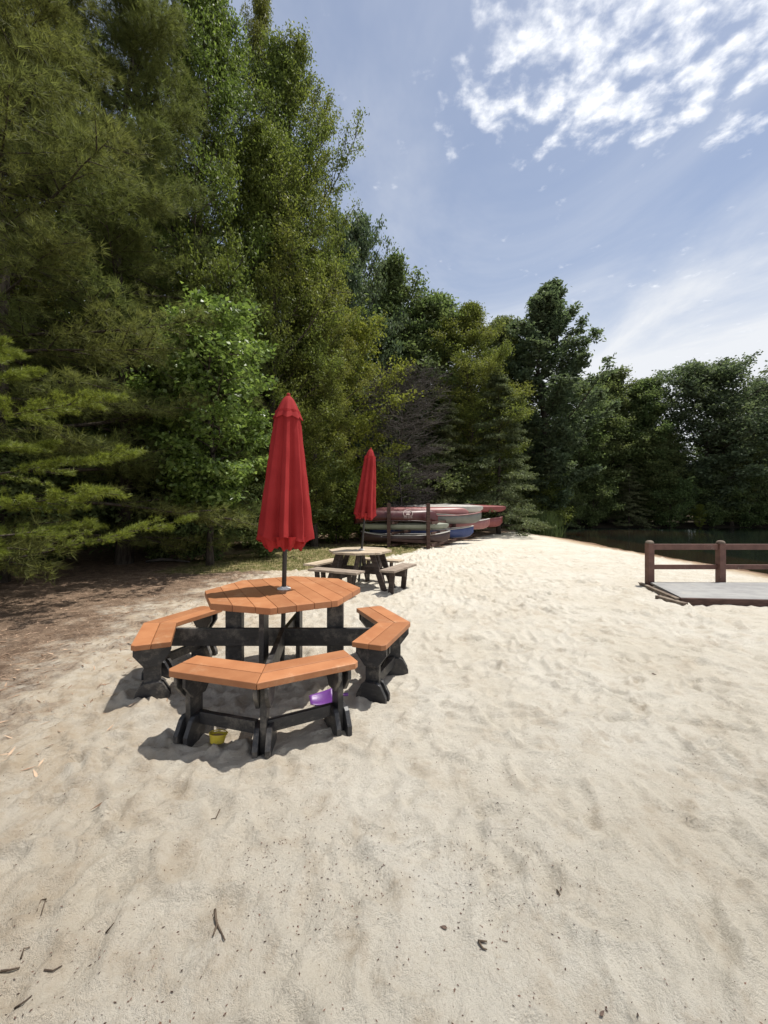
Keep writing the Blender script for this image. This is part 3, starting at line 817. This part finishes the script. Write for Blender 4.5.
def tree(key, name, x, y, h, label, cat='tree', rz=0.0, group=None, sx=1.0, nominal=None, parts=('trunk', 'crown')):
    tm, cm = PROTO[key]
    nom = {'oak': 10, 'oak_tall': 10, 'oak_narrow': 10, 'broad': 6, 'yellow': 6, 'pine': 14, 'pine_b': 14, 'young_pine': 4.2, 'cedar': 8, 'round_dark': 12, 'mid': 12, 'feathery': 17, 'shrub': 2.2, 'shrub_dark': 2.2, 'dead': 7}[key]
    k = h / nom
    T = thing(name, label, cat, (x, y, gz(x, y)), rz, group)
    for nm, me in zip(parts, (tm, cm)):
        if me is None: continue
        o = bpy.data.objects.new(nm, me); COL.objects.link(o); o.parent = T; o.scale = (k * sx, k * sx, k)
    return T

# left-hand forest edge, from near to far
tree('young_pine', 'pine_tree', -5.75, 5.5, 3.9, 'young pine with bright yellow-green boughs reaching in at the left edge', rz=.4, sx=.92)
tree('pine', 'pine_tree', -7.6, 7.8, 15.0, 'big olive-green pine filling the upper left corner', rz=.7, sx=1.05)
tree('pine_b', 'pine_tree', -6.7, 10.3, 17.0, 'tall pine with drooping dark needles right of the corner pine', rz=2.0, sx=.9)
tree('oak', 'oak_tree', -11.0, 11.2, 17.0, 'green oak showing through the boughs behind the big corner pine', rz=2.7, sx=.95)
tree('broad', 'broadleaf_tree', -4.3, 9.9, 6.0, 'small tree with large glossy sunlit leaves left of the big umbrella', rz=1.1, sx=1.1)
tree('oak_narrow', 'oak_tree', -5.0, 15.6, 23.0, 'very tall thin-topped oak running out of the top of the photo', rz=.3, sx=.42)
tree('oak', 'oak_tree', -5.7, 12.6, 18.5, 'broad green oak with sunlit leaves reaching the top edge of the photo', rz=5.0, sx=.68)
tree('oak_tall', 'oak_tree', -3.35, 15.2, 18.9, 'tall bright green oak whose top stands against the sky', rz=1.9, sx=.74)
tree('oak', 'oak_tree', -3.9, 13.8, 14.5, 'rounded green oak joining the broad oak to the tall bright one', rz=3.3, sx=.82)
tree('oak', 'oak_tree', -2.6, 14.9, 11.0, 'bushy green oak below the tall bright oak, behind the big umbrella', rz=4.0, sx=.85)
tree('yellow', 'broadleaf_tree', -1.6, 17.0, 9.6, 'yellow-green tree behind the smaller red umbrella, reaching right', rz=2.2, sx=.85)
tree('round_dark', 'broadleaf_tree', -2.0, 22.5, 16.9, 'dark blue-green tree stepping down behind the tall bright oak', rz=.5, sx=.50)
tree('mid', 'broadleaf_tree', .6, 25.0, 16.6, 'green tree on the skyline sloping down to the right of the dark one', rz=1.5, sx=.85)
tree('dead', 'dead_tree', .75, 17.8, 7.0, 'leafless grey tree with tangled bare twigs behind the boat rack', rz=.9, parts=('trunk', 'crown'))
tree('mid', 'broadleaf_tree', 3.0, 25.0, 14.4, 'mid-green tree above the leafless grey one', rz=3.1, sx=1.1)
tree('oak', 'broadleaf_tree', 5.0, 23.0, 13.4, 'pale green rounded tree left of the tallest dark tree', rz=.8, sx=1.1)
tree('cedar', 'cedar_tree', 6.25, 21.8, 8.9, 'grey-green cedar with flat layered boughs above the right end of the boats', rz=.2, sx=1.0)
tree('cedar', 'cedar_tree', 3.2, 21.0, 7.0, 'shorter layered cedar behind the middle of the boat rack', rz=2.6, sx=1.05)
tree('feathery', 'broadleaf_tree', 11.4, 28.4, 17.9, 'tallest dark feathery tree at the centre of the far shore', rz=.6, sx=1.4)
tree('mid', 'broadleaf_tree', 8.6, 30.0, 15.6, 'green tree just left of the dark feathery one', rz=2.9, sx=.9)
# far shore on the right
tree('mid', 'broadleaf_tree', 17.4, 36.0, 13.2, 'slim green tree next right of the dark feathery tree', rz=.4, sx=1.15)
tree('mid', 'broadleaf_tree', 21.0, 37.0, 14.0, 'green tree with pointed top left of the big rounded dark tree', rz=1.9, sx=1.2)
tree('mid', 'broadleaf_tree', 24.0, 36.8, 13.2, 'dense green tree touching the left side of the big rounded dark tree', rz=2.2, sx=1.15)
tree('round_dark', 'broadleaf_tree', 28.9, 36.0, 14.0, 'big rounded dark tree on the far shore at the right', rz=2.4, sx=1.22)
tree('round_dark', 'broadleaf_tree', 35.4, 37.5, 12.6, 'rounded dark tree cut by the right edge of the photo', rz=.9, sx=1.1)
tree('mid', 'broadleaf_tree', 30.6, 35.2, 9.0, 'lower green tree leaning over the water at the right', rz=.5, sx=1.2)
tree('mid', 'broadleaf_tree', 24.2, 35.2, 8.6, 'lower green tree in front of the big rounded dark tree', rz=1.4, sx=1.2)
tree('cedar', 'broadleaf_tree', 14.6, 35.4, 8.0, 'low dark layered tree right of the feathery tree at the waterline', rz=3.4, sx=1.2)
low = [('yellow', 13.2, 33.6, 4.2, 'low light-leaved shrub over the water right of the dark feathery tree'),
       ('shrub_dark', 18.0, 34.4, 4.2, 'dark shrub at the waterline left of the pale low branch'),
       ('shrub_dark', 15.6, 34.2, 3.6, 'dark shrub at the waterline beside the low layered tree'),
       ('cedar', 21.2, 34.6, 5.6, 'layered shrub at the waterline below the rounded dark tree'),
       ('yellow', 26.8, 34.0, 2.0, 'pale low branch hanging over the water above the railing'),
       ('shrub_dark', 24.6, 34.4, 4.0, 'dark waterside shrub just left of the pale low branch'),
       ('shrub_dark', 28.6, 34.6, 4.2, 'dark waterside shrub behind the pale low branch'),
       ('shrub_dark', 31.6, 34.6, 4.6, 'dark waterside shrub above the right end of the railing'),
       ('shrub_dark', 27.2, 36.6, 4.6, 'dark shrub filling the gap behind the pale low branch'),
       ('shrub_dark', 34.8, 34.8, 4.6, 'dark waterside shrub cut by the right edge'),
       ('shrub', 11.6, 28.2, 3.6, 'green shrub at the foot of the dark feathery tree')]
for i, (k, x, y, h, lab) in enumerate(low):
    tree(k, 'waterside_shrub', x, y, h, lab, 'shrub', i * 1.3, parts=('stem', 'foliage'))
under = [(-7.6, 7.3, 2.6, 'shrub_dark', 'dark shrub in deep shade beneath the young pine'),
         (-8.3, 9.8, 3.2, 'shrub_dark', 'dark shrub in the shade between the two big pines'),
         (-7.0, 12.6, 3.0, 'shrub', 'shaded shrub below the drooping pine'),
         (-6.6, 14.2, 3.0, 'shrub_dark', 'dark shrub behind the fallen pale branch'),
         (-4.7, 10.6, 2.2, 'shrub_dark', 'dark low shrub at the foot of the glossy-leaved tree'),
         (-3.4, 11.6, 1.9, 'shrub_dark', 'dark low shrub right of the glossy-leaved tree'),
         (-5.9, 10.8, 2.4, 'shrub_dark', 'dark shrub at the foot of the drooping pine'),
         (-4.2, 14.2, 2.4, 'shrub', 'low leafy shrub left of the big umbrella pole'),
         (-3.2, 15.6, 3.0, 'shrub_dark', 'dark shrub just behind the big umbrella'),
         (-1.9, 16.0, 2.6, 'shrub', 'green shrub between the two umbrellas'),
         (-.8, 17.2, 2.8, 'shrub', 'green shrub behind the smaller umbrella'),
         (.6, 20.2, 3.4, 'shrub_dark', 'dark shrub behind the left end of the boat rack'),
         (2.6, 20.8, 3.6, 'shrub_dark', 'dark shrub behind the middle of the boats'),
         (4.8, 23.4, 3.8, 'shrub_dark', 'dark shrub below the pale green rounded tree'),
         (8.6, 27.6, 3.2, 'shrub_dark', 'dark shrub between the cedar and the feathery tree'),
         (10.0, 29.5, 3.4, 'shrub', 'tall shrub left of the feathery tree trunk')]
for i, (x, y, h, k, lab) in enumerate(under):
    tree(k, 'shrub', x, y, h, lab, 'shrub', i * 1.7, sx=1.15, parts=('stem', 'foliage'))

# woods behind the front trees: one uncountable mass
def woods():
    g = rs(40); VL = []; tb = MB()
    spots = []
    for _ in range(46): spots.append((g.uniform(-26, -8.5), g.uniform(3, 34), g.uniform(12, 19)))
    for _ in range(26): spots.append((g.uniform(-12, -1.5), g.uniform(19, 36), g.uniform(11, 15)))
    for _ in range(24): spots.append((g.uniform(-2, 12), g.uniform(31, 44), g.uniform(9, 13)))
    for _ in range(70): spots.append((g.uniform(10, 66), 38.5 + 14 * g.rand() ** 1.6, g.uniform(8.5, 12)))
    for _ in range(14): spots.append((g.uniform(38, 70), g.uniform(20, 40), g.uniform(10, 13)))
    for x, y, H in spots:
        if x > -15 and x < -8 and y < 13: continue
        z = float(rough_height(x, y))
        tb.tube([(x, y, z - .2), (x + g.uniform(-.3, .3), y, z + H * .8)], [.16, .05], 6)
        n = 5200; r = H * g.uniform(.17, .23)
        c = unit(g.randn(60, 3)) * (g.rand(60, 1) ** .45) * np.array([r, r, H * .46]) + np.array([x, y, z + H * .53])
        c[:, 0] = x + (c[:, 0] - x) * np.clip(1.25 - .55 * (c[:, 2] - z) / H, .3, 1.2); 
        class Q: pass
        q = Q(); q.pts = c; q.dirs = unit(c - np.array([x, y, z + H * .4])); q.wt = np.ones(60)
        VL.append(leaves(g, q, n, .30, .17, .42, .7, .8, .2))
        q.pts = np.stack([x + g.randn(40) * 1.7, y + g.randn(40) * 1.3, z + g.uniform(.1, 3.4, 40)], 1); q.dirs = unit(g.randn(40, 3)); q.wt = np.ones(40)
        VL.append(leaves(g, q, 2200, .30, .18, .40, .7, .8, .2))
    me = mesh_np('woods', np.concatenate(VL), 4)
    o = link('woods', me, M['l_mid'])
    tag(o, 'deep shaded woods filling the space behind the front trees', 'woods', None, 'stuff')
    tk = tb.build('trunks', M['bark'], o, smooth=True); tk['kind'] = 'stuff'
woods()

# reeds, grass, litter and crumbs
def blades(n, pos, hmin, hmax, w, rng, lean=.35):
    P = np.array([pos(rng) for _ in range(n)])
    z = np.array([gz(a, b) for a, b in P])
    h = rng.uniform(hmin, hmax, n)[:, None]; a = rng.uniform(0, 6.28, n)
    s = np.stack([np.cos(a), np.sin(a), a * 0], 1) * w / 2
    base = np.stack([P[:, 0], P[:, 1], z - .01], 1)
    tip = base + np.concatenate([rng.randn(n, 2) * lean * h, h], 1)
    return np.stack([base - s, base + s, tip], 1).reshape(-1, 3)
def grass_pos(r):
    while True:
        x, y = r.uniform(-6, 2.2), r.uniform(8.6, 15.8)
        e = .9 * float(fbm(np.array([x]), np.array([y]), 2.2, 21, 3)[0])
        if x < -1.45 + (y - 9) * .51 - .5 * e and x > -4.6 - e and y + e > 9.0 and vnoise(np.array([x * 1.7]), np.array([y * 1.7]), 31)[0] > -.18: return x, y
g = rs(50)
tag(link('grass', mesh_np('grass', blades(10000, grass_pos, .03, .10, .012, g), 3), M['l_grass']), 'sparse dry grass behind the picnic tables', 'grass', None, 'stuff')
g = rs(51)
rx, ry = at(545, 24.0), 24.0
RD = link('reeds', mesh_np('reeds', blades(900, lambda r: (rx + r.randn() * .38, ry + r.randn() * .3), .6, 1.7, .035, g, .14), 3), M['l_reed'])
tag(RD, 'light green tuft of reeds at the end of the sand by the lake', 'reeds')

def flat_bits(n, pos, lmin, lmax, wf, rng, lift=.004):
    P = np.array([pos(rng) for _ in range(n)]); z = np.array([gz(a, b) for a, b in P]) + lift
    a = rng.uniform(0, 6.28, n); l = rng.uniform(lmin, lmax, n) ; w = l * rng.uniform(.6, 1.4, n) * wf
    ca, sa = np.cos(a), np.sin(a)
    c = np.stack([P[:, 0], P[:, 1], z], 1)
    u = np.stack([ca, sa, rng.randn(n) * .12], 1) * l[:, None] / 2; v = np.stack([-sa, ca, rng.randn(n) * .2], 1) * w[:, None] / 2
    return np.stack([c - u, c + v, c + u, c - v], 1).reshape(-1, 3)
def litter_pos(r):
    while True:
        x, y = r.uniform(-9, -1.2), r.uniform(1.8, 14)
        if r.rand() < float(sstep(-1.2, -3.6, np.array([x]))[0]) ** 1.3 and (y < 9.5 or x < -4.2): return x, y
g = rs(52)
tag(link('leaf_litter', mesh_np('leaf_litter', flat_bits(15000, litter_pos, .025, .10, .12, g, .006), 4), M['l_litter']), 'dry pine needles and dead leaves under the trees at left', 'leaf litter', None, 'stuff')
def crumb_pos(r):
    while True:
        d = 1.1 + 7 * r.rand() ** 2; x = r.uniform(-1.05, 1.05) * d
        q = 1.0 if x < -.5 * d else .35
        if r.rand() < q and (r.rand() < .10 or fbm(np.array([x]), np.array([d]), .55, 61, 2)[0] > .12 + .35 * r.rand()): return x, d
g = rs(53)
tag(link('bark_crumbs', mesh_np('bark_crumbs', flat_bits(4600, crumb_pos, .003, .012, .4, g, .002), 4), M['l_debris']), 'dark bark crumbs scattered over the sand', 'bark crumbs', None, 'stuff')

# single twigs and scraps on the sand
def gp(px, py):
    d = 588.0 / (py - 507); return at(px, d), d
def twig(path, rad, label, branches=(), name='twig', group=None):
    x0, y0 = path[0]; z0 = gz(x0, y0)
    mb = MB()
    def P(q, k): return (q[0] - x0, q[1] - y0, gz(*q) - z0 + rad * .9 + k * .003)
    mb.tube([P(q, i % 2) for i, q in enumerate(path)], [.75 * rad * (1 - .45 * i / (len(path) - 1)) for i in range(len(path))], 7)
    for br in branches:
        mb.tube([P(q, 0) for q in br], [rad * .75 * (1 - .5 * i / (len(br) - 1)) for i in range(len(br))], 6)
    o = mb.build(name, M['twig'], None, smooth=True); o.location = (x0, y0, z0)
    tag(o, label, 'twig', group); return o
twig([gp(215, 908), gp(216, 922), gp(219, 930), gp(225, 941)], .0065, 'forked dark twig lying alone in the middle of the near sand', [[gp(217, 926), gp(213, 938)]])
twig([gp(46, 897), gp(41, 907), gp(37, 917)], .0035, 'straight dark twig beside a second parallel one at lower left')
twig([gp(50, 903), gp(45, 912), gp(41, 920)], .0035, 'straight dark twig right of its parallel neighbour at lower left')
twig([gp(0, 976), gp(10, 972), gp(20, 968)], .005, 'longer grey twig at the left edge of the near sand')
twig([gp(44, 980), gp(53, 975), gp(62, 966)], .0035, 'thin bent twig right of the left-edge twig')
twig([gp(21, 960), gp(24, 952), gp(30, 950)], .004, 'short hooked twig at lower left')
twig([gp(106, 934), gp(114, 933)], .004, 'short straight chip of twig lying level at lower left')
twig([gp(557, 883), gp(560, 890), gp(559, 900)], .004, 'curved dark twig at the centre right of the near sand')
twig([gp(478, 943), gp(487, 943)], .0055, 'small v-shaped dark twig right of the forked one', [[gp(479, 944), gp(483, 950), gp(487, 950)]])
twig([gp(128, 643), gp(133, 645), gp(140, 646)], .005, 'dark stick poking out by the left bench end')
twig([gp(220, 808), gp(216, 815), gp(211, 817)], .004, 'small bent twig on the sand below the front bench')
twig([gp(15, 1013), gp(24, 1013), gp(32, 1005)], .004, 'thin twig in the lower left corner')
for px, py, lab in ((444, 925, 'diamond-shaped brown leaf scrap on the near sand'), (602, 1010, 'small brown leaf scrap near the bottom edge'), (654, 672, 'small dark leaf scrap on the sand below the boardwalk')):
    x, y = gp(px, py); d = y
    sc = .008 * d if d < 2 else .02
    mb = MB(); mb.prism([(-sc, 0), (-.5 * sc, -sc * .5), (.1 * sc, -sc * .45), (.6 * sc, -sc * .2), (1.3 * sc, .1 * sc), (.5 * sc, .35 * sc), (-.2 * sc, sc * .45), (-.7 * sc, .3 * sc)], 0, .002, Matrix.Rotation(.2, 4, 'X') @ Matrix.Rotation(px * .7, 4, 'Z'))
    o = mb.build('leaf', M['pebble'], None); o.location = (x, y, gz(x, y) + .005); tag(o, lab, 'leaf')
x0, y0 = at(146, 10.3), 10.3
FB = MB(); FB.tube([(0, 0, .05), (.35, .12, .09), (.75, .10, .07), (1.15, -.05, .05)], [.035, .045, .035, .015], 8); FB.tube([(.6, .1, .07), (.95, .35, .12)], [.02, .008], 6)
o = FB.build('fallen_branch', M['dead'], None, smooth=True); o.location = (x0, y0, gz(x0, y0)); tag(o, 'pale fallen branch on the shaded forest floor at left', 'branch')

# toys under the front bench
x, y = gp(217, 743); y = 2.48; x = at(217, 2.48)
TY = thing('toy_bucket', 'small yellow toy bucket half full of sand under the front bench', 'toy', (x, y, max(gz(x + a, y + b) for a in (-.05, 0, .05) for b in (-.05, 0, .05)) - .004), .3)
TY.rotation_euler = (R(-14), R(8), .3)
b = MB(); b.lathe([(.001, 0), (.038, 0), (.042, .004), (.049, .044), (.054, .046), (.054, .052), (.046, .052), (.044, .036)], 28); b.build('shell', M['yellow_toy'], TY, smooth=False)
b = MB(); b.lathe([(.0445, .036), (.03, .044), (.001, .048)], 20); b.build('sand_fill', M['toy_sand'], TY, smooth=True)
b = MB(); b.tube([(.053 * math.cos(q), -.058 - .012 * math.sin(q) * 0, .066 + .0 * q) if False else (.054 * math.cos(q), .058 * math.sin(q) , .054 + .004 * math.sin(q)) for q in [PI * k / 12 for k in range(13)]], .003, 6); b.build('handle', M['yellow_toy'], TY, smooth=True)
x, y = at(322, 2.92), 2.92
TS = thing('toy_scoop', 'purple plastic toy scoop behind the right end of the front bench', 'toy', (x, y, gz(x, y) + .03), R(200))
TS.rotation_euler = (R(-32), R(6), R(196))
b = MB()
V = []; 
for i in range(9):
    u_ = -.085 + .17 * i / 8
    for j in range(7):
        w_ = -.06 + .12 * j / 6
        V.append((u_, w_ * (1 - .35 * (i / 8) ** 3), .012 + 3.5 * w_ * w_ + 2.2 * u_ * u_ + .02 * (j / 6)))
b.add(V, [(i * 7 + j, i * 7 + j + 1, (i + 1) * 7 + j + 1, (i + 1) * 7 + j) for i in range(8) for j in range(6)])
bl = b.build('blade', M['purple_toy'], TS, smooth=True); so = bl.modifiers.new('solid', 'SOLIDIFY'); so.thickness = .006
b = MB(); b.tube([(-.08, 0, .03), (-.13, .01, .035), (-.19, .015, .03)], [.012, .010, .012], 8); b.build('handle', M['purple_toy'], TS, smooth=True)
x, y = at(216, 2.78), 2.78
b = MB(); V = []
for i in range(9):
    for j in range(13):
        u_ = PI * .5 * i / 8; q = 2 * PI * j / 12
        V.append((.042 * math.sin(u_) * math.cos(q) * (1 + .06 * math.cos(6 * q)), .032 * math.sin(u_) * math.sin(q) * (1 + .06 * math.cos(6 * q)), .022 * math.cos(u_)))
b.add(V, [(i * 13 + j, i * 13 + j + 1, (i + 1) * 13 + j + 1, (i + 1) * 13 + j) for i in range(8) for j in range(12)])
o = b.build('toy_shell', M['pink_toy'], None, smooth=True); o.location = (x, y, gz(x, y) + .002); tag(o, 'pale pink toy sand mould in the shade behind the front bench', 'toy')

# ------------------------------------------------------------------ light, sky, camera
AZ, EL = R(25), R(69.5)
sd = Vector((math.cos(EL) * math.cos(AZ), math.cos(EL) * math.sin(AZ), math.sin(EL)))
L = bpy.data.lights.new('sun', 'SUN'); L.energy = 4.0; L.angle = R(.53); L.color = (1, .955, .88)
lo = bpy.data.objects.new('sun', L); COL.objects.link(lo); lo.rotation_euler = sd.to_track_quat('Z', 'Y').to_euler(); lo.location = (20, 20, 40)

W = bpy.data.worlds.new('World'); S.world = W; W.use_nodes = True
nt = W.node_tree; nt.nodes.clear()
class WT(NT):
    def __init__(s): s.t = nt
t = WT()
sky = t.n('ShaderNodeTexSky'); sky.sky_type = 'NISHITA'; sky.sun_disc = False; sky.sun_elevation = EL; sky.sun_rotation = PI / 2 - AZ
sky.air_density = 1.0; sky.dust_density = .6; sky.ozone_density = 1.5
gen = t.n('ShaderNodeTexCoord').outputs['Generated']
sp = t.n('ShaderNodeSeparateXYZ'); t.l(gen, sp.inputs[0])
zz = t.math('MAXIMUM', sp.outputs[2], .03)
u = t.math('DIVIDE', sp.outputs[0], zz); v_ = t.math('DIVIDE', sp.outputs[1], zz)
cb = t.n('ShaderNodeCombineXYZ'); t.l(u, cb.inputs[0]); t.l(v_, cb.inputs[1])
uv = cb.outputs[0]
puff = t.noise(12.5, 9, .55, uv, .12)
patch = t.noise(2.6, 3, .5, uv)
reg = t.math('MULTIPLY', t.step(u, .02, .30), t.step(v_, 1.22, .98))
thr = t.math('ADD', t.math('MULTIPLY', reg, .25), t.math('MULTIPLY', t.math('SUBTRACT', patch, .5), .35))
cum = t.step(t.math('ADD', puff, thr), .62, .92)
small = t.math('MULTIPLY', t.step(t.noise(6.5, 8, .6, t.mapping(uv, (1, 1, 1)), .3), .67, .80), .55)
cum = t.math('MAXIMUM', cum, small)
veil = t.step(t.noise(1.15, 6, .62, t.mapping(uv, (.75, .35, 1)), .9), .34, .72)
hz = t.step(sp.outputs[2], .60, .12)
veil = t.math('MULTIPLY', veil, t.math('ADD', .36, t.math('MULTIPLY', hz, .9)))
veil = t.math('MINIMUM', t.math('ADD', veil, t.math('MULTIPLY', t.math('MULTIPLY', hz, hz), 1.9)), 1.0)
c = t.mix(.55, sky.outputs[0], (1.85, 2.0, 2.38))
c = t.mix(veil, c, (4.6, 4.75, 5.0))
c = t.mix(cum, c, t.mix(t.step(t.noise(30, 6, .6, uv), .35, .65), (4.9, 5.1, 5.5), (6.5, 6.55, 6.7)))
bg = t.n('ShaderNodeBackground'); bg.inputs[1].default_value = .124; t.l(c, bg.inputs[0])
ow = t.n('ShaderNodeOutputWorld'); t.l(bg.outputs[0], ow.inputs[0])

cam = bpy.data.cameras.new('camera'); co = bpy.data.objects.new('camera', cam); COL.objects.link(co)
cam.sensor_fit = 'VERTICAL'; cam.sensor_height = 36; cam.lens = 400 / 1024 * 36
cam.shift_y = -5 / 1024
cam.clip_start = .05; cam.clip_end = 2000
co.location = (0, 0, 1.47); co.rotation_euler = (PI / 2, 0, 0)
S.camera = co
S.view_settings.view_transform = 'Standard'; S.view_settings.look = 'None'; S.view_settings.exposure = .6; S.view_settings.gamma = 1
S.cycles.max_bounces = 6; S.cycles.diffuse_bounces = 3; S.cycles.glossy_bounces = 3; S.cycles.transmission_bounces = 3; S.cycles.transparent_max_bounces = 8
S.cycles.use_denoising = True
